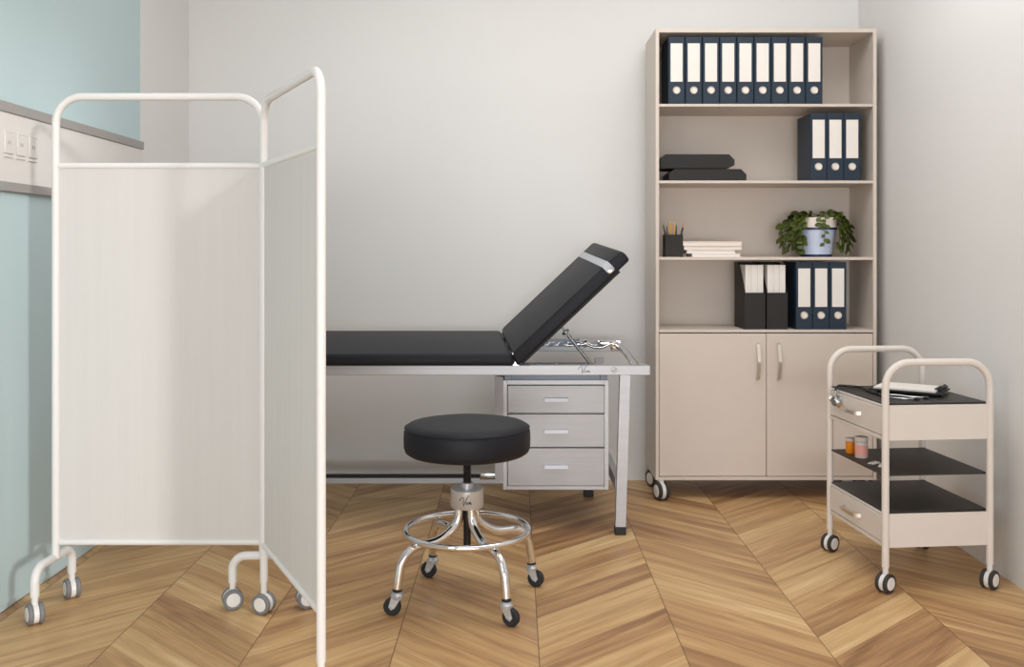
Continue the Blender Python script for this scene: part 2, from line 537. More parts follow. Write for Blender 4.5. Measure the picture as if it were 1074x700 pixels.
# ratchet and hinge hardware on the rear rail
rp = [(-0.02, 0.715), (0.505, 0.715), (0.505, 0.742), (0.30, 0.742), (0.30, 0.752), (-0.02, 0.752)]
r_ = MB().prism(rp, YR - 0.012, YR - 0.004, 'y')
tp(r_, 'ratchet_plate', M['chrome'])
tz = MB()
for k in range(7):
    xk = 0.02 + k * 0.045
    tz.prism([(xk, 0.716), (xk + 0.030, 0.716), (xk + 0.036, 0.735), (xk + 0.012, 0.735)], YR - 0.024, YR - 0.012, 'y')
tz.box(-0.02, 0.31, YR - 0.030, YR - 0.012, 0.738, 0.752)
tp(tz, 'ratchet_teeth', M['darkgap'])
hw = MB().tube([(0.25, YR - 0.035, 0.722), (0.34, YR - 0.035, 0.728), (0.38, YR - 0.04, 0.712), (0.42, YR - 0.05, 0.716), (0.46, YR - 0.05, 0.735)], 0.008, 10)
hw.disc((0.335, YR - 0.035, 0.732), (1, 0, 0), 0.022, 0.012, 0.002, 14)
hw.disc((0.30, YR - 0.035, 0.729), (1, 0, 0), 0.014, 0.02, 0.002, 14)
hw.box(0.40, 0.485, YR - 0.055, YR - 0.010, 0.718, 0.746, 0.006, 2)
hw.box(0.455, 0.505, YR - 0.050, YR - 0.012, 0.700, 0.735, 0.005, 2)
tp(hw, 'latch', M['chrome'])
# the bent end bar from the rear rail forward to the front rail
eb = fillet([(0.49, YR - 0.03, 0.722), (0.505, YR - 0.20, 0.712), (0.510, YF + 0.03, 0.683)], 0.08, 6)
tp(MB().tube(eb, 0.016, 10), 'end_bar', M['chrome2'])
# mattress
def skew(mb):
    # the padded top rises slightly towards the wall and its joint runs a little askew
    mb.v = [Vector((v.x - 0.085 * (v.y - YF), v.y, v.z + 0.064 * (v.y - YF))) for v in mb.v]
    return mb
def cushion(poly, y0, y1, bev):
    return skew(MB().prism(poly, y0, y1, 'y', bev, 4))
mz0, mz1 = 0.700, 0.748
tp(cushion([(XA - 0.02, mz0), (-0.004, mz0), (-0.010, mz1 - 0.012), (-0.022, mz1), (XA - 0.02, mz1)], YF - 0.012, YR + 0.01, 0.014), 'mattress', M['leather'])
pv = skew(MB().box(XA, -0.004, YF + 0.002, YR - 0.002, 0.694, 0.704))
tp(pv, 'mattress_board', M['rubber'])
# backrest: hinge at the bed, raised about 45 degrees
ang = math.radians(43.5)
ux, uz = math.cos(ang), math.sin(ang)
H = Vector((0.012, 0, 0.697))
def bk(u, v): return (H.x + ux * u - uz * v, H.z + uz * u + ux * v)
LB = 0.637; TB = 0.056
bp = [bk(0.0, 0.0), bk(LB, 0.0), bk(LB + 0.004, 0.040), bk(LB - 0.006, TB), bk(0.030, TB), bk(0.012, TB - 0.010)]
bo = tp(cushion(bp, YF - 0.012, YR + 0.01, 0.012), 'backrest', M['leather'])
ob = 0.0025
ya, yb = YF - 0.012 - ob, YR + 0.01 + ob
ring = fillet([(0, ya, 0.012), (0, yb, 0.012), (0, yb, TB + ob), (0, ya, TB + ob)], 0.017, 5, True)
st = MB()
vs = []
for u in (0.533, 0.566):
    for p in ring:
        bx, bz = bk(u, p.z)
        vs.append((bx, p.y, bz))
n = len(ring)
st.add(vs, [[k, (k + 1) % n, n + (k + 1) % n, n + k] for k in range(n)] + [list(range(n)), list(range(n, 2 * n))], True)
skew(st)
tp(st, 'retaining_band', M['band'], bo)
st = MB().prism([bk(0.536, 0.014), bk(0.563, 0.014), bk(0.563, 0.032), bk(0.536, 0.032)], YF - 0.017, YF - 0.008, 'y', 0.002, 2)
tp(st, 'band_clip', M['chrome2'], bo)
bf = MB().prism([bk(0.02, -0.012), bk(0.575, -0.012), bk(0.575, 0.002), bk(0.02, 0.002)], YF + 0.012, YR - 0.012, 'y')
bf.prism([bk(0.56, -0.03), bk(0.575, -0.03), bk(0.575, -0.01), bk(0.56, -0.01)], YF + 0.10, YF + 0.12, 'y')
tp(skew(bf), 'backrest_board', M['rubber'], bo)
for y in (YF + 0.0, YR - 0.03):
    hb = MB().prism([(-0.012, 0.698), (0.020, 0.698), (0.010, 0.718), (-0.004, 0.752), (-0.012, 0.750), (0.000, 0.716)], y, y + 0.02, 'y', 0.001, 1)
    tp(skew(hb), 'backrest_hinge', M['chrome2'])
# lifting strut
sa = px(622, 385, YF + 0.07); sb = px(592, 347, YF + 0.07)
s_ = MB().tube([sa, sa.lerp(sb, 0.86)], 0.0066, 12)
s_.tube([sa.lerp(sb, 0.80), sb + (sb - sa) * 0.10], 0.005, 10)
dirn = (sb - sa).normalized()
s_.disc(sa.lerp(sb, 0.96), dirn, 0.017, 0.012, 0.002, 16)
tp(s_, 'support_strut', M['strut'])
# frame fittings
for xx in (0.06, 0.085, 0.165, 0.27):
    tp(MB().box(xx, xx + 0.018, YF + 0.012, YF + 0.028, 0.700, 0.705, 0.001, 1), 'frame_bolt', M['darkgap'])
# emblem on the rail
tp(strokes(0.017, lambda u, v: Vector((0.291 + u * 1.3, YF - 0.0006, 0.679 + v)), 0.0009), 'emblem', M['ink'])
cb = MB().tube([(0.409 + 0.011 * math.cos(a), YF - 0.0006, 0.681 + 0.011 * math.sin(a)) for a in [2 * PI * k / 20 for k in range(20)]], 0.0006, 6, True)
cb.tube([(0.403, YF - 0.0006, 0.676), (0.408, YF - 0.0006, 0.681), (0.411, YF - 0.0006, 0.678), (0.418, YF - 0.0006, 0.689)], 0.0010, 6)
tp(cb, 'emblem', M['ink'])
# drawer cabinet under the bed
CF = 3.99
def cx(x): return (x - 540) * CF / 1000
def cz(y): return CAM_H - (y - 264) * CF / 1000
c0, c1, zt, zb = cx(527.5), cx(638.5), cz(399), cz(514)
cab = MB()
cab.box(c0, c0 + 0.018, CF, CF + 0.02, zb, zt, 0.001, 1)
cab.box(c1 - 0.018, c1, CF, CF + 0.02, zb, zt, 0.001, 1)
cab.box(c0 + 0.018, c1 - 0.018, CF, CF + 0.02, zt - 0.018, zt, 0.001, 1)
cab.box(c0 + 0.018, c1 - 0.018, CF, CF + 0.02, zb, zb + 0.016, 0.001, 1)
cab.box(c0 + 0.002, c1 - 0.002, CF + 0.02, CF + 0.50, zb, zt)
tp(cab, 'cabinet', M['steel'])
tp(MB().prism([(c0 - 0.034, CF + 0.06), (c0, CF + 0.001), (c0, CF + 0.06)], zb + 0.03, zt + 0.012, 'z'), 'cabinet_side_panel', M['panel'])
br = MB().prism([(c0 + 0.01, zt), (c1 - 0.01, zt), (c1 - 0.03, zt + 0.022), (c0 + 0.02, zt + 0.022)], CF + 0.01, CF + 0.45, 'y')
for xx in (c0 + 0.006, c1 - 0.036):
    br.box(xx, xx + 0.03, CF + 0.0, CF + 0.04, zt, 0.665, 0.001, 1)
br.box(c0, c1, CF + 0.10, CF + 0.14, zt, 0.664)
tp(br, 'mounting_bracket', M['darkgap'])
for ya, yb, yh in ((404.5, 433.0, 419), (434.5, 468.8, 452), (470.2, 509.5, 489)):
    d = tp(MB().box(cx(532.5), cx(633.8), CF - 0.006, CF + 0.03, cz(yb), cz(ya), 0.0015, 1), 'drawer', M['drawer'])
    ha, hb_, hz = cx(571), cx(595.5), cz(yh)
    hm = MB().prism([(CF - 0.006, hz + 0.008), (CF - 0.024, hz + 0.007), (CF - 0.026, hz - 0.007), (CF - 0.022, hz - 0.008), (CF - 0.019, hz + 0.003), (CF - 0.006, hz + 0.004)], ha, hb_, 'x')
    tp(hm, 'handle', M['pull'], d)

# ------------------------------------------------------------------ rolling stool
ST = thing('rolling_stool', 'round black padded stool on a chrome four legged caster base', 'stool', (-0.160, 3.20, 0))
seat = MB().lathe([(0, 0.492), (0.17, 0.492), (0.197, 0.496), (0.207, 0.503), (0.2115, 0.517), (0.2125, 0.545), (0.2115, 0.568), (0.207, 0.583), (0.196, 0.592), (0.17, 0.597), (0.09, 0.601), (0, 0.602)], seg=64)
so = seat.build('seat', M['leather'], ST)
pp = [(0.2085 * math.cos(a), 0.2085 * math.sin(a), 0.582) for a in [2 * PI * k / 64 for k in range(64)]]
MB().tube(pp, 0.0022, 6, True).build('piping', M['leather'], so)
MB().disc((0, 0, 0.485), (0, 0, 1), 0.10, 0.014, 0.002, 32).build('seat_plate', M['blackm'], ST)
sp_ = MB().lathe([(0.0125, 0.165), (0.0125, 0.49)], seg=20)
for k in range(14):
    sp_.lathe([(0.0125, 0.40 + k * 0.006), (0.0136, 0.403 + k * 0.006), (0.0125, 0.406 + k * 0.006)], seg=20)
sp_.build('spindle', M['blackm'], ST)
hub = MB().lathe([(0.012, 0.396), (0.019, 0.396), (0.021, 0.394), (0.021, 0.378), (0.053, 0.378), (0.056, 0.375), (0.056, 0.318), (0.053, 0.314), (0.015, 0.314)], seg=48)
ho = hub.build('hub', M['hubm'], ST)
def hubpt(u, v):
    a = -PI / 2 + u / 0.056 + 0.03
    return Vector((0.0566 * math.cos(a), 0.0566 * math.sin(a), 0.342 + v))
strokes(0.0165, lambda u, v: hubpt(u * 1.1, v), 0.0011).build('emblem', M['ink'], ho)
MB().tube([(0.205 * math.cos(a), 0.205 * math.sin(a), 0.236) for a in [2 * PI * k / 72 for k in range(72)]], 0.0105, 14, True).build('foot_ring', M['chrome'], ST)
for k in range(4):
    a = math.radians(31.5 + 90 * k)
    ca, sa_ = math.cos(a), math.sin(a)
    def P(r, h): return Vector((r * ca, r * sa_, h))
    prof = fillet([P(0.030, 0.325), P(0.033, 0.262), P(0.105, 0.214), P(0.235, 0.208), P(0.256, 0.085)], [0, 0.06, 0.12, 0.075, 0], 10)
    lg = MB().tube(prof, 0.0145, 16).build('leg', M['chrome'], ST)
    yaw = {0: -0.30, 1: 2.85, 2: 3.05, 3: -0.45}[k]
    ax = Vector((-math.sin(yaw), math.cos(yaw), 0)); fw = Vector((math.cos(yaw), math.sin(yaw), 0))
    p = P(0.256, 0)
    wc = p + fw * 0.016 + Vector((0, 0, 0.0285))
    b = MB().lathe([(0.011, 0.050), (0.019, 0.056), (0.020, 0.066), (0.014, 0.072), (0.010, 0.078)], p, seg=18)
    for s in (-1, 1):
        o_ = ax * s * 0.0125
        poly3 = []
        for (u, h) in ((-0.017, 0.064), (0.016, 0.064), (0.026, 0.030), (0.018, 0.019), (0.006, 0.026)):
            poly3.append(p + fw * u + Vector((0, 0, h)))
        t_ = ax * 0.0013
        vs = [q + o_ - t_ for q in poly3] + [q + o_ + t_ for q in poly3]
        n = len(poly3)
        b.add(vs, [list(range(n)), list(range(n, 2 * n))[::-1]] + [[i, (i + 1) % n, n + (i + 1) % n, n + i] for i in range(n)])
    b.disc(wc, ax, 0.0065, 0.034, 0.001, 12)
    co = b.build('caster', M['zinc'], ST)
    MB().lathe([(0.010, -0.010), (0.024, -0.010), (0.0285, -0.006), (0.0285, 0.006), (0.024, 0.010), (0.010, 0.010)], wc, ax, 28).build('wheel', M['rubber'], co)
    MB().disc(p + Vector((0, 0, 0.080)), (0, 0, 1), 0.0155, 0.008, 0.002, 18).build('collar', M['rubber'], co)

# ------------------------------------------------------------------ bookcase
FY = 4.50; BKY = 4.835
BX0, BX1 = 0.664, 1.708
K = thing('bookcase', 'tall beige bookcase on casters with four open shelves above two doors', 'bookcase', ((BX0 + BX1) / 2, (FY + BKY) / 2, 0))
def bp_(mb, name, m, parent=None): return part(mb, name, m, K, parent)
TH = 0.017
ztop, zbot = 2.224, 0.090
c = MB().box(BX0, BX0 + TH, FY, BKY, zbot, ztop, 0.001, 1)
c.box(BX1 - TH, BX1, FY, BKY, zbot, ztop, 0.001, 1)
c.box(BX0 + TH, BX1 - TH, FY, BKY, ztop - 0.019, ztop, 0.001, 1)
c.box(BX0 + TH, BX1 - TH, FY, BKY, zbot, zbot + 0.016, 0.001, 1)
c.box(BX0 + TH, BX1 - TH, BKY - 0.012, BKY, zbot + 0.016, ztop - 0.019)
bp_(c, 'carcass', M['case'])
shelf_z = []
for yy, th in ((110.4, 0.013), (190.9, 0.013), (271.3, 0.014), (347.5, 0.013)):
    zc = CAM_H - (yy - 264) * FY / 1000
    bp_(MB().box(BX0 + TH, BX1 - TH, FY + 0.001, BKY - 0.012, zc - th / 2, zc + th / 2, 0.001, 1), 'shelf', M['case'])
    shelf_z.append(zc + th / 2)
dz0, dz1 = 0.109, shelf_z[3] - 0.018
xm = (804 - 540) * FY / 1000
for x0, x1, hx in ((BX0 + TH + 0.002, xm - 0.0015, 794.5), (xm + 0.0015, BX1 - TH - 0.002, 816.3)):
    d = bp_(MB().box(x0, x1, FY + 0.002, FY + 0.02, dz0, dz1, 0.001, 1), 'door', M['case'])
    X = (hx - 540) * FY / 1000
    za, zb_ = CAM_H - (399 - 264) * FY / 1000, CAM_H - (359.5 - 264) * FY / 1000
    pts = fillet([(X - 0.002, FY + 0.003, za), (X + 0.0, FY - 0.016, za + 0.008), (X + 0.003, FY - 0.028, (za + zb_) / 2), (X, FY - 0.016, zb_ - 0.008), (X - 0.002, FY + 0.003, zb_)], 0.05, 8)
    hbm = MB()
    # flat bowed strip
    n = len(pts)
    vs, fs = [], []
    for i, p in enumerate(pts):
        for dx, dy in ((-0.0075, 0), (0.0075, 0), (0.0075, 0.004), (-0.0075, 0.004)):
            vs.append((p.x + dx, p.y + dy, p.z))
    for i in range(n - 1):
        for k in range(4):
            fs.append([i * 4 + k, i * 4 + (k + 1) % 4, i * 4 + 4 + (k + 1) % 4, i * 4 + 4 + k])
    fs.append([0, 1, 2, 3]); fs.append([(n - 1) * 4 + k for k in range(4)])
    hbm.add(vs, fs, True)
    bp_(hbm, 'handle', M['handle'], d)
kx, ky = K.location.x, K.location.y
for x, y, yaw in ((0.690, FY - 0.005, 0.30), (0.692, 4.745, 0.45), (1.675, FY + 0.06, 0.2), (1.66, 4.74, 0.9)):
    caster(K, x - kx, y - ky, 0.0425, yaw, M['hubw'], M['tyredark'], M['hubw'], 0.0895, 0.052)

# ring binders
BW, BHt, BDp = 0.0795, 0.3195, 0.205
def make_binder(label, group, loc_):
    r = thing('ring_binder', label, 'binder', loc_, 0, group)
    # wrap-around board: spine at the front, two covers, open at the back
    prof = [(-BW / 2, BDp), (-BW / 2, 0.003), (-BW / 2 + 0.003, 0), (BW / 2 - 0.003, 0), (BW / 2, 0.003), (BW / 2, BDp),
            (BW / 2 - 0.004, BDp), (BW / 2 - 0.004, 0.005), (-BW / 2 + 0.004, 0.005), (-BW / 2 + 0.004, BDp)]
    MB().prism(prof, 0, BHt, 'z').build('cover', M['binder'], r)
    MB().box(-BW / 2 + 0.006, BW / 2 - 0.006, 0.03, BDp - 0.01, 0.004, BHt - 0.012).build('page_block', M['page'], r)
    MB().box(-0.0285, 0.0285, -0.0012, 0.001, 0.107, 0.289, 0.0004, 1).build('label_card', M['card'], r)
    MB().lathe([(0.0, -0.001), (0.0125, -0.001), (0.0125, 0.0015), (0.016, 0.003), (0.018, 0.0015), (0.018, -0.001)], (0, 0.0, 0.067), (0, -1, 0), 28).build('finger_ring', M['ringm'], r)
    MB().disc((0, -0.0016, 0.067), (0, -1, 0), 0.0123, 0.002, 0, 24).build('ring_cap', M['card'], r)
    return r
ords = ['leftmost', 'second from left', 'third from left', 'fourth from left', 'middle', 'fourth from right', 'third from right', 'second from right', 'rightmost']
BF = 4.515
proto = None
for i in range(9):
    X = (700.6 + 18.05 * (i + 0.5) - 540) * BF / 1000
    lab = 'blue ring binder with white spine label, %s of nine on the top shelf' % ords[i]
    L_ = (X, BF, shelf_z[0])
    if proto is None:
        proto = make_binder(lab, 'blue binders on the top shelf', L_)
    else:
        dup(proto, L_, lab)
for i, w in enumerate(('leftmost', 'middle', 'rightmost')):
    X = (849.8 + 17.6 * (i + 0.5) - 540) * BF / 1000
    dup(proto, (X, BF, shelf_z[1]), 'blue ring binder, %s of three on the shelf above the trailing plant' % w, 'blue binders on the second shelf')
for i, w in enumerate(('leftmost', 'middle', 'rightmost')):
    X = (834.6 + 17.75 * (i + 0.5) - 540) * BF / 1000
    dup(proto, (X, BF, shelf_z[3]), 'blue ring binder, %s of three beside the black magazine files' % w, 'blue binders on the lowest open shelf')

# magazine files with booklets
MW = 0.098
def make_file(label, loc_):
    r = thing('magazine_file', label, 'magazine file', loc_, 0, 'black magazine files')
    H1, HL, D_ = 0.318, 0.174, 0.21
    b = MB()
    side = [(0, 0), (D_, 0), (D_, H1), (0.13, H1), (0, HL)]
    b.prism(side, -MW / 2, -MW / 2 + 0.003, 'x'); b.prism(side, MW / 2 - 0.003, MW / 2, 'x')
    b.box(-MW / 2 + 0.003, MW / 2 - 0.003, 0, 0.003, 0, HL)
    b.box(-MW / 2 + 0.003, MW / 2 - 0.003, D_ - 0.003, D_, 0, H1)
    b.box(-MW / 2 + 0.003, MW / 2 - 0.003, 0.003, D_ - 0.003, 0, 0.003)
    b.build('file_box', M['blackbox'], r)
    return r
mf_x = [(779.3 + 803.2) / 2, (803.6 + 825) / 2]
fl = make_file('black magazine file with a slanted side, left one of the pair', ((mf_x[0] - 540) * BF / 1000 + 0.003, BF, shelf_z[3]))
fr_ = dup(fl, ((mf_x[1] - 540) * BF / 1000 + 0.004, BF, shelf_z[3]), 'black magazine file, right one of the pair next to the blue binders')
bkp = MB().box(-0.0044, 0.0044, 0, 0.175, 0, 0.302)
for side_, root in (('left', fl), ('right', fr_)):
    first = None
    for i in range(9):
        o = bkp.build('booklet', M['page']) if first is None and side_ == 'left' and i == 0 else None
        if o is None:
            o = book0.copy(); COL.objects.link(o)
        else:
            book0 = o
        o.location = (root.location.x - 0.0385 + i * 0.0096, root.location.y + 0.012 + 0.002 * (i % 3), root.location.z + 0.0035)
        tag(o, 'thin white booklet standing in the %s black magazine file' % side_, 'booklet', 'booklets in the %s magazine file' % side_)
        first = o

# black chamfered cases
def make_case(label, x0, x1, y0, y1, Y, z0, lower):
    W = (x1 - x0) * Y / 1000; Hh = (y1 - y0) * Y / 1000
    r = thing('storage_case', label, 'case', ((x0 + x1 - 1080) * Y / 2000, Y, z0), 0, 'black flat cases')
    w = W / 2; ch = 0.026
    poly = [(-w, 0.004), (-w, Hh - ch * 0.8), (-w + ch, Hh), (w - ch, Hh), (w, Hh - ch), (w, 0.020 if not lower else 0.004), (w - 0.03 if not lower else w - 0.002, 0.004)]
    MB().prism(poly, 0, 0.19, 'y', 0.001, 1).build('case_body', M['blackbox'], r)
    for x in (-w * 0.35, w * 0.45):
        for y in (0.03, 0.16):
            MB().disc((x, y, 0.002), (0, 0, 1), 0.010, 0.004, 0, 14).build('foot', M['rubber'], r)
    return r
lowc = make_case('black flat case with cut corners, lying directly on the second shelf', 701.7, 783, 177.2, 189.8, 4.53, shelf_z[1], True)
make_case('black flat case with cut corners, stacked on top of another case', 692.6, 770.5, 161.3, 177.0, 4.545, shelf_z[1] + 0.0572, False)

# pencil cup
PY = 4.54
pcx = (707.2 - 540) * PY / 1000; pw = 0.042; ph = 0.107
pc = thing('pencil_cup', 'black square pencil cup at the left end of the shelf', 'pencil cup', (pcx, PY + pw, shelf_z[2]))
b = MB()
b.box(-pw, pw, -pw, -pw + 0.003, 0, ph); b.box(-pw, pw, pw - 0.003, pw, 0, ph)
b.box(-pw, -pw + 0.003, -pw + 0.003, pw - 0.003, 0, ph); b.box(pw - 0.003, pw, -pw + 0.003, pw - 0.003, 0, ph)
b.box(-pw + 0.003, pw - 0.003, -pw + 0.003, pw - 0.003, 0, 0.003)
b.build('cup', M['blackbox'], pc)
def writing(name, label, cat, base, tipp, r, m_body, kind, group):
    o = thing(name, label, cat, base, 0, group)
    d = Vector(tipp) - Vector(base); L = d.length
    seg = 6 if kind == 'pencil' else 14
    if kind == 'pencil':
        MB().lathe([(r, 0), (r, L - 0.020)], (0, 0, 0), d, seg, False).build('shaft', m_body, o)
        MB().lathe([(r, L - 0.020), (r * 0.35, L - 0.006)], (0, 0, 0), d, seg, False).build('cone', M['wood'], o)
        MB().lathe([(r * 0.36, L - 0.0062), (0.0003, L)], (0, 0, 0), d, seg, False).build('lead', M['lead'], o)
    else:
        MB().lathe([(r * 0.7, 0), (r, 0.01), (r, L - 0.03)], (0, 0, 0), d, seg).build('shaft', m_body, o)
        MB().lathe([(r * 0.8, L - 0.03), (r * 0.75, L - 0.012), (r * 0.3, L)], (0, 0, 0), d, seg).build('tip', M['copper'] if kind == 'copper' else M['lead'], o)
    return o
cz_ = shelf_z[2] + 0.004; cyy = PY + pw
writing('pencil', 'yellow pencil pointing up in the black cup, left one of two', 'pencil', (pcx - 0.012, cyy, cz_), (pcx - 0.0125, cyy, cz_ + 0.178), 0.0045, M['pencil'], 'pencil', 'yellow pencils in the cup')
writing('pencil', 'yellow pencil pointing up in the black cup, right one of two', 'pencil', (pcx + 0.004, cyy - 0.006, cz_), (pcx + 0.0045, cyy - 0.006, cz_ + 0.174), 0.0045, M['pencil'], 'pencil', 'yellow pencils in the cup')
writing('pen', 'dark pen leaning furthest left in the black cup', 'pen', (pcx - 0.012, cyy + 0.012, cz_), (pcx - 0.044, cyy + 0.016, cz_ + 0.152), 0.0038, M['blackm'], 'dark', 'dark pens in the cup')
writing('pen', 'short dark pen between the leaning left pen and the pencils', 'pen', (pcx - 0.020, cyy - 0.012, cz_), (pcx - 0.031, cyy - 0.012, cz_ + 0.144), 0.0035, M['blackm'], 'dark', 'dark pens in the cup')
writing('pen', 'thin upright dark pen just right of the pencils', 'pen', (pcx + 0.012, cyy + 0.014, cz_), (pcx + 0.020, cyy + 0.014, cz_ + 0.150), 0.0035, M['blackm'], 'dark', 'dark pens in the cup')
writing('pen', 'dark pen with a copper tip leaning right in the cup', 'pen', (pcx + 0.014, cyy - 0.016, cz_), (pcx + 0.052, cyy - 0.016, cz_ + 0.166), 0.0042, M['blackm'], 'copper', 'dark pens in the cup')

# flat stack of books
def book(label, x0, x1, ya, yb, z0, cover, depth=0.16, dy=0.0, split=False):
    Y = 4.535 + dy
    W = (x1 - x0) * Y / 1000
    Hh = (yb - ya) * Y / 1000
    o = thing('book', label, 'book', ((x0 + x1 - 1080) * Y / 2000, Y, z0), 0, 'books lying flat beside the pencil cup')
    w = W / 2; ct = 0.0022
    cv = MB().box(-w, w, 0, depth, 0, ct).box(-w, w, 0, depth, Hh - ct, Hh).box(-w, -w + ct, 0, depth, ct, Hh - ct)
    cv.build('cover', cover, o)
    MB().box(-w + ct, w - 0.003, 0.002, depth - 0.003, ct, Hh - ct).build('page_block', M['pageedge'], o)
    return z0 + Hh
zz = shelf_z[2]
zz = book('white book at the bottom of the flat stack', 726, 777, 266.0, 269.7, zz, M['page'])
zz = book('thin white book second from the bottom of the flat stack', 720.5, 771.5, 262.0, 265.8, zz, M['page'], 0.15, 0.004)
zz = book('cream book second from the top of the flat stack', 717.5, 778.5, 257.6, 261.6, zz, M['pagepink'], 0.16, 0.002)
zz = book('thickest cream book on top of the flat stack', 716.5, 778.5, 252.4, 257.4, zz, M['pagepink'], 0.16, 0.0)

# trailing plant
PLY = 4.64
plx = (861.3 - 540) * 4.56 / 1000
Pn = thing('potted_plant', 'trailing green plant in a pale blue pot with white rim', 'potted plant', (plx, PLY, shelf_z[2]))
k = 1.0
prof = [(0, 0.012), (0.074, 0.012), (0.085, 0.07), (0.0955, 0.138), (0.0955, 0.141)]
po = MB().lathe(prof + [(0.090, 0.141), (0.088, 0.10), (0, 0.10)], seg=48).build('pot', M['potb'], Pn)
MB().lathe([(0.0955, 0.141), (0.099, 0.1415), (0.100, 0.187), (0.096, 0.190), (0.091, 0.187), (0.090, 0.141)], seg=48).build('rim', M['potw'], po)
MB().lathe([(0.0925, 0.1300), (0.0990, 0.1310), (0.0995, 0.1415), (0.0945, 0.1420)], seg=48).build('glaze_line', M['navy'], po)
MB().lathe([(0, 0), (0.073, 0), (0.0755, 0.004), (0.0755, 0.0125), (0, 0.0125)], seg=48).build('base_band', M['navy'], po)
MB().lathe([(0, 0.178), (0.06, 0.177), (0.090, 0.172), (0.090, 0.16), (0, 0.16)], seg=40).build('soil', M['soil'], Pn)
rnd = random.Random(21)
leaves, vines = MB(), MB()
ceil_z = 1.4915 - shelf_z[2] - 0.012
def add_leaf(p, d, up, L):
    d = d.normalized()
    side = d.cross(up)
    if side.length < 1e-4: side = Vector((1, 0, 0))
    side.normalize(); n = side.cross(d).normalized()
    w = L * 0.36
    outline = [(0, 0), (0.18, 0.62), (0.42, 1.0), (0.68, 0.86), (0.90, 0.40), (1.0, 0.0)]
    vs = [p + d * (u * L) + n * (L * 0.12 * math.sin(u * PI)) for u, _ in outline]
    a = len(vs)
    for sgn in (1, -1):
        for u, ww in outline[1:-1]:
            vs.append(p + d * (u * L) + side * (sgn * ww * w) + n * (L * 0.12 * math.sin(u * PI) - ww * L * 0.07 + L * 0.02))
    fs = []
    m_ = len(outline) - 2
    for q in range(2):
        o_ = a + q * m_
        fs.append([0, 1, o_])
        for i in range(m_ - 1):
            fs.append([i + 1, i + 2, o_ + i + 1, o_ + i])
        fs.append([m_, m_ + 1, o_ + m_ - 1])
    bad = [v for v in vs if v.z > ceil_z or v.z < 0.004 or v.y < -0.135 or v.y > 0.16]
    if bad: return
    leaves.add(vs, fs, True)
def strand(a, drop, spread, dens=15, Lm=0.036, h=0.205, r0=0.05):
    ca, sa2 = math.cos(a), math.sin(a)
    pts = []
    path = [(r0, 0.178), (r0 + 0.022, h), (0.108, h - 0.010), (spread, h - 0.055), (spread + 0.004, max(0.03, h - drop * 0.6)), (spread - 0.008, max(0.02, h - drop))]
    base = [Vector((r * ca, r * sa2, z_)) for r, z_ in path]
    pts = fillet(base, 0.03, 4)
    j = [p + Vector((rnd.uniform(-.003, .003), rnd.uniform(-.003, .003), 0)) for p in pts]
    vines.tube(j, 0.0016, 5)
    tot = len(j)
    acc = [0.0]
    for k_ in range(tot - 1):
        acc.append(acc[-1] + (j[k_ + 1] - j[k_]).length)
    for q in range(dens):
        want = (q + 0.3) / dens * acc[-1]
        i = max(k_ for k_ in range(tot - 1) if acc[k_] <= want)
        p = j[i].lerp(j[i + 1], (want - acc[i]) / max(1e-6, acc[i + 1] - acc[i]))
        tang = (j[min(i + 1, tot - 1)] - j[max(i - 1, 0)]).normalized()
        out = Vector((ca, sa2, 0))
        sd = 1 if q % 2 else -1
        lat = Vector((-sa2, ca, 0)) * sd
        d = lat * rnd.uniform(0.5, 1.1) + tang * rnd.uniform(0.2, 0.9) + out * rnd.uniform(0.0, 0.55) + Vector((0, 0, rnd.uniform(-0.35, 0.2)))
        add_leaf(p, d, out + Vector((rnd.uniform(-.5, .5), rnd.uniform(-.7, .1), rnd.uniform(0.0, .9))), Lm * rnd.uniform(0.72, 1.22))
for deg, drop, spread, dens in (
        (178, 0.19, 0.160, 22), (190, 0.19, 0.158, 22), (202, 0.185, 0.146, 22), (213, 0.185, 0.132, 20), (222, 0.18, 0.120, 18), (166, 0.16, 0.158, 16), (150, 0.10, 0.13, 11), (196, 0.10, 0.15, 14), (208, 0.13, 0.14, 15),
        (2, 0.17, 0.160, 22), (-10, 0.18, 0.156, 22), (-22, 0.185, 0.142, 22), (-33, 0.185, 0.128, 20), (-42, 0.17, 0.116, 15), (14, 0.15, 0.155, 15), (30, 0.08, 0.13, 10), (-16, 0.11, 0.15, 15), (-28, 0.12, 0.135, 15)):
    strand(math.radians(deg), drop, spread, int(dens * 0.8), 0.043)
strand(math.radians(-86), 0.155, 0.112, 11, 0.030)
strand(math.radians(-96), 0.07, 0.112, 5, 0.030)
for q in range(80):
    a = rnd.uniform(0, 2 * PI); r = rnd.uniform(0.02, 0.10)
    p = Vector((r * math.cos(a), r * math.sin(a), rnd.uniform(0.178, 0.208)))
    if math.sin(a) < -0.6 and abs(p.x) < 0.03: continue
    if p.x > -0.05 and p.x < 0.0 and p.y < 0: continue
    add_leaf(p, Vector((math.cos(a) * 0.9, math.sin(a) * 0.7, rnd.uniform(-0.1, 0.7))), Vector((rnd.uniform(-.4, .4), -0.7, 0.7)), 0.034 * rnd.uniform(0.7, 1.15))
leaves.build('foliage', M['leaf'], Pn)
vines.build('vine', M['vine'], Pn)

# ------------------------------------------------------------------ trolley
TR = math.atan2(0.035, 0.377)
W_, L_t = 0.377, 0.452
nl = Vector((1.273, 3.275, 0))
TT = thing('utility_trolley', 'cream metal three tier trolley with two drawers on casters by the right wall', 'trolley', nl, TR)
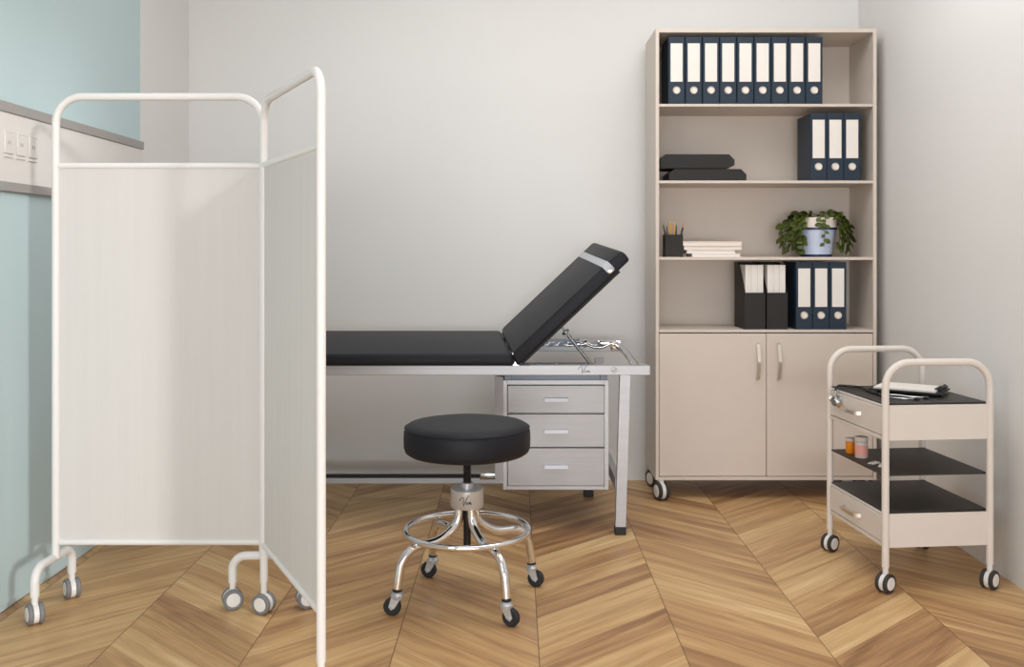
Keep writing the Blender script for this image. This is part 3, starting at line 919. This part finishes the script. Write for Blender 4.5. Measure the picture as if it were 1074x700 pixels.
# own space: x to the right along the near end, y away from the camera
RTt = 0.0175
def hoop(y):
    return MB().tube(fillet([(0, y, 0.085), (0, y, 0.788), (W_, y, 0.788), (W_, y, 0.085)], 0.085, 12), 0.0125, 16)
for y in (0.0, L_t):
    hoop(y).build('end_hoop', M['trolley'], TT)
def tray(z0, z1):
    b = MB()
    th = 0.010
    b.box(0.010, W_ - 0.010, -0.004, 0.004, z0, z1, 0.001, 1)
    b.box(0.010, W_ - 0.010, L_t - 0.004, L_t + 0.004, z0, z1, 0.001, 1)
    b.box(W_ - 0.004, W_ + 0.004, 0.010, L_t - 0.010, z0, z1, 0.001, 1)
    b.box(0.004, W_ - 0.004, 0.004, L_t - 0.004, z1 - 0.014, z1 - 0.006)
    b.box(0.004, W_ - 0.004, 0.004, L_t - 0.004, z0 + 0.002, z0 + 0.008)
    b.box(-0.006, 0.006, 0.010, L_t - 0.010, z0, z0 + 0.014, 0.001, 1)
    b.box(-0.004, 0.004, 0.010, L_t - 0.010, z1 - 0.008, z1, 0.001, 1)
    return b
for z0, z1 in ((0.520, 0.641), (0.152, 0.268)):
    tray(z0, z1).build('tray', M['trolley'], TT)
    MB().box(0.000, W_ - 0.000, 0.0135, L_t - 0.0135, z1, z1 + 0.005, 0.001, 1).build('tray_mat', M['mat_'], TT)
    d = MB().box(-0.007, 0.03, 0.016, L_t - 0.016, z0 + 0.017, z1 - 0.010, 0.001, 1).build('drawer', M['trolley'], TT)
    zc = (z0 + z1) / 2 + 0.004
    yc = L_t * 0.53; hw_ = 0.068
    pts = fillet([(-0.006, yc + hw_, zc), (-0.030, yc + hw_ - 0.010, zc), (-0.033, yc, zc), (-0.030, yc - hw_ + 0.010, zc), (-0.006, yc - hw_, zc)], 0.02, 5)
    vs, fs = [], []
    for p in pts:
        for dx, dz in ((0, -0.007), (0, 0.007), (0.004, 0.007), (0.004, -0.007)):
            vs.append((p.x + dx, p.y, p.z + dz))
    n = len(pts)
    for i in range(n - 1):
        for kk in range(4):
            fs.append([i * 4 + kk, i * 4 + (kk + 1) % 4, i * 4 + 4 + (kk + 1) % 4, i * 4 + 4 + kk])
    fs.append([0, 1, 2, 3]); fs.append([(n - 1) * 4 + kk for kk in range(4)])
    MB().add(vs, fs, True).build('handle', M['handle'], d)
sh = MB().box(0.0, W_, 0.0135, L_t - 0.0135, 0.394, 0.400, 0.001, 1)
sh.build('middle_shelf', M['mat_'], TT)
for x, y, yaw in ((0, 0, -1.05), (W_, 0, -1.0), (0, L_t, -1.05), (W_, L_t, -0.9)):
    caster(TT, x, y, 0.0325, yaw, M['hubw'], M['tyredark'], M['hubw'], 0.10, 0.044, 0.0)
TM = Matrix.Translation(nl) @ Matrix.Rotation(TR, 4, 'Z')
def tl(x, y, z_): return TM @ Vector((x, y, z_))
ztray = 0.646

# clipboard and paper on the top tray
cbp = Vector((1.462, 3.535, ztray + 0.0115))
CBR = math.radians(-90 - 35 + 0)
cb = thing('clipboard', 'black clipboard lying on the dark trolley top', 'clipboard', cbp, CBR)
MB().box(-0.084, 0.084, -0.125, 0.125, 0, 0.006, 0.001, 1).build('board', M['rubber'], cb)
cl = MB().box(-0.045, 0.045, 0.096, 0.118, 0.013, 0.018, 0.002, 2)
cl.tube([(-0.04, 0.116, 0.020), (0.04, 0.116, 0.020)], 0.006, 10)
cl.tube(fillet([(-0.018, 0.120, 0.010), (-0.018, 0.130, 0.022), (0.018, 0.130, 0.022), (0.018, 0.120, 0.010)], 0.006, 4), 0.0022, 8)
cl.box(-0.045, 0.045, 0.110, 0.122, 0.005, 0.018)
cl.build('clip', M['blackm'], cb)
pa = MB()
for q in range(5):
    dx = random.uniform(-0.001, 0.001)
    pa.box(-0.080 + dx, 0.080 + dx, -0.108, 0.106, 0.0062 + q * 0.0013, 0.0072 + q * 0.0013)
po_ = pa.build('paper_stack', M['page'])
po_.location = cbp; po_.rotation_euler = (0, 0, CBR)
tag(po_, 'white sheets of paper held under the clip of the clipboard', 'paper')

# stethoscope
ste = thing('stethoscope', 'black stethoscope with its chest piece hanging over the trolley edge', 'stethoscope', tl(0.1, 0.2, ztray), TR)
ro = Vector((0.1, 0.2, ztray))
def sl(x, y, z_): return Vector((x, y, z_)) - ro
def spl(pts, n=10):
    P_ = [Vector(p) for p in pts]
    P_ = [P_[0] * 2 - P_[1]] + P_ + [P_[-1] * 2 - P_[-2]]
    out = []
    for i in range(1, len(P_) - 2):
        for q in range(n):
            t_ = q / n
            a, b_, c_, d_ = P_[i - 1], P_[i], P_[i + 1], P_[i + 2]
            out.append(0.5 * ((2 * b_) + (c_ - a) * t_ + (2 * a - 5 * b_ + 4 * c_ - d_) * t_ ** 2 + (3 * b_ - a - 3 * c_ + d_) * t_ ** 3))
    out.append(P_[-2])
    return out
zt_ = ztray + 0.005
path = [sl(-0.018, 0.352, 0.612), sl(-0.022, 0.354, 0.635), sl(-0.010, 0.358, zt_ + 0.006), sl(0.03, 0.385, zt_ + 0.003), sl(0.075, 0.345, zt_ + 0.002),
        sl(0.070, 0.275, zt_), sl(0.065, 0.22, zt_), sl(0.070, 0.175, zt_)]
MB().tube(spl(path), 0.0048, 10).build('tubing', M['tubing'], ste)
yk = MB().tube(spl([sl(0.070, 0.180, zt_), sl(0.060, 0.150, zt_), sl(0.068, 0.115, zt_)]), 0.0048, 10)
yk.tube(spl([sl(0.070, 0.180, zt_), sl(0.095, 0.165, zt_), sl(0.12, 0.145, zt_)]), 0.0048, 10)
yk.build('yoke', M['tubing'], ste)
e1 = spl([sl(0.060, 0.150, zt_ + 0.001), sl(0.068, 0.115, zt_ + 0.001), sl(0.085, 0.085, zt_ + 0.001), sl(0.110, 0.066, zt_ + 0.001), sl(0.140, 0.068, zt_ + 0.001)])
e2 = spl([sl(0.095, 0.165, zt_ + 0.001), sl(0.120, 0.142, zt_ + 0.002), sl(0.145, 0.112, zt_ + 0.001), sl(0.170, 0.094, zt_ + 0.001), sl(0.188, 0.092, zt_ + 0.001)])
for e in (e1, e2):
    MB().tube(e, 0.0036, 10).build('ear_tube', M['chrome2'], ste)
    d = (e[-1] - e[-2]).normalized()
    dn = (d + Vector((0.2, -0.7, 0))).normalized()
    MB().lathe([(0.0036, -0.004), (0.0056, 0.002), (0.0066, 0.009), (0.0050, 0.016), (0, 0.018)], e[-1], dn, 14).build('ear_tip', M['tubing'], ste)
cp = MB()
q0 = sl(-0.019, 0.338, 0.600)
axc = Vector((-1.0, -0.25, -0.05)).normalized()
cp.lathe([(0, -0.007), (0.020, -0.007), (0.0225, -0.004), (0.0215, 0.0), (0.012, 0.004), (0.008, 0.010), (0.014, 0.016), (0.013, 0.019), (0, 0.019)], q0, axc, 26)
cp.tube([sl(-0.022, 0.353, 0.640), sl(-0.024, 0.350, 0.618), q0 + axc * 0.006], 0.0045, 10)
cp.lathe([(0, 0), (0.011, 0), (0.013, 0.004), (0.007, 0.009), (0.007, 0.016)], sl(-0.024, 0.384, 0.606), Vector((0.1, -1, 0.1)), 20)
cp.build('chest_piece', M['chrome2'], ste)

# pill bottles and blister packs on the middle shelf
def bottle(label, x, y, r, h, body_m, lab_m):
    o = thing('pill_bottle', label, 'pill bottle', tl(x, y, 0.400), TR)
    MB().lathe([(0, 0), (r * 0.94, 0), (r, 0.003), (r, h * 0.74), (r * 0.86, h * 0.78), (r * 0.86, h * 0.80), (0, h * 0.80)], seg=32).build('body', body_m, o)
    MB().lathe([(0, h * 0.79), (r * 1.02, h * 0.79), (r * 1.04, h * 0.81), (r * 1.02, h * 0.985), (r * 0.95, h), (0, h)], seg=32).build('cap', M['capw'], o)
    if lab_m:
        MB().lathe([(r * 1.0, h * 0.10), (r * 1.015, h * 0.10), (r * 1.015, h * 0.62), (r * 1.0, h * 0.62)], seg=32).build('label_wrap', lab_m, o)
    return o
bottle('small orange pill bottle with a pale cap', 0.045, 0.368, 0.0185, 0.058, M['orange'], None)
bottle('pink labelled pill bottle with a pale cap, larger of the two', 0.050, 0.288, 0.0235, 0.078, M['capw'], M['pink'])
for i, (x, y, a, lab) in enumerate(((0.050, 0.185, 0.5, 'silver blister pack of pills nearest the pink pill bottle'), (0.058, 0.140, 1.0, 'silver blister pack of pills behind the front trolley post'))):
    o = thing('blister_pack', lab, 'pill pack', tl(x, y, 0.4002), TR + a, 'blister packs')
    MB().box(-0.025, 0.025, -0.013, 0.013, 0, 0.0012).build('foil', M['blister'], o)
    for xx in (-0.016, 0, 0.016):
        for yy in (-0.006, 0.006):
            MB().lathe([(0.005, 0.001), (0.0045, 0.004), (0.002, 0.0052), (0, 0.0054)], (xx, yy, 0), (0, 0, 1), 12).build('pill', M['card'], o)

# ------------------------------------------------------------------ light
def area(name, loc_, target, sx_, sy_, power, col):
    ld = bpy.data.lights.new(name, 'AREA')
    ld.shape = 'RECTANGLE'; ld.size = sx_; ld.size_y = sy_
    ld.energy = power; ld.color = col
    o = bpy.data.objects.new(name, ld); COL.objects.link(o)
    o.location = loc_
    o.rotation_euler = (Vector(target) - Vector(loc_)).to_track_quat('-Z', 'Y').to_euler()
    return o
DAY = (0.97, 0.985, 1.0)
area('ceiling_fill', (0.0, 3.5, HC - 0.03), (0.0, 3.5, 0.0), 1.6, 1.0, 12, DAY)  # three unseen fill lights added under the ceiling to brighten the room
area('ceiling_fill', (0.95, 3.3, HC - 0.03), (0.95, 3.3, 0.0), 1.0, 1.0, 15, DAY)
area('ceiling_fill', (0.2, 2.4, HC - 0.03), (0.2, 2.4, 0.0), 1.6, 1.2, 10, DAY)
area('far_fill', (0.0, -6.5, 0.9), (0.0, 4.0, 0.75), 5.0, 1.6, 210, DAY)  # distant fill added for even frontal brightness, no window is there
area('low_front_fill', (0.2, -1.2, 0.62), (0.2, 4.0, 0.5), 3.0, 1.1, 20, DAY)  # low fill added to lift the wall under the bed
area('side_window_daylight', (-1.64, 0.7, 1.75), (1.757, 2.4, 1.3), 1.5, 1.6, 24, DAY)
sd = bpy.data.lights.new('sun', 'SUN')
sd.energy = 1.25; sd.angle = math.radians(5); sd.color = (1.0, 0.985, 0.96)
so_ = bpy.data.objects.new('sun', sd); COL.objects.link(so_)
so_.rotation_euler = Vector((-0.531, 0.53, -0.17)).to_track_quat('-Z', 'Y').to_euler()

w = bpy.data.worlds.new('World'); SC.world = w
w.use_nodes = True
nt = w.node_tree
bg = nt.nodes['Background']
tcw = nt.nodes.new('ShaderNodeTexCoord'); spw = nt.nodes.new('ShaderNodeSeparateXYZ')
nt.links.new(tcw.outputs['Generated'], spw.inputs[0])
rw = nt.nodes.new('ShaderNodeValToRGB')
mw = nt.nodes.new('ShaderNodeMath'); mw.operation = 'MULTIPLY_ADD'
mw.inputs[1].default_value = 0.5; mw.inputs[2].default_value = 0.5
nt.links.new(spw.outputs[2], mw.inputs[0]); nt.links.new(mw.outputs[0], rw.inputs[0])
el = rw.color_ramp.elements
el[0].position = 0.40; el[0].color = (0.22, 0.20, 0.18, 1)
el[1].position = 0.56; el[1].color = (0.92, 0.95, 1.0, 1)
nt.links.new(rw.outputs[0], bg.inputs[0])
bg.inputs[1].default_value = 0.6

# ------------------------------------------------------------------ camera
cd = bpy.data.cameras.new('camera')
cd.sensor_fit = 'HORIZONTAL'; cd.sensor_width = 36.0
cd.lens = 36.0 * 1000 / 1074
cd.shift_x = (537 - 540) / 1074
cd.shift_y = -(350 - 264) / 1074
cam = bpy.data.objects.new('camera', cd); COL.objects.link(cam)
cam.location = (0, 0, CAM_H); cam.rotation_euler = (PI / 2, 0, 0)
SC.camera = cam
vs_ = SC.view_settings
vs_.view_transform = 'Standard'; vs_.look = 'None'; vs_.gamma = 1.0; vs_.exposure = -0.06
vs_.use_curve_mapping = False
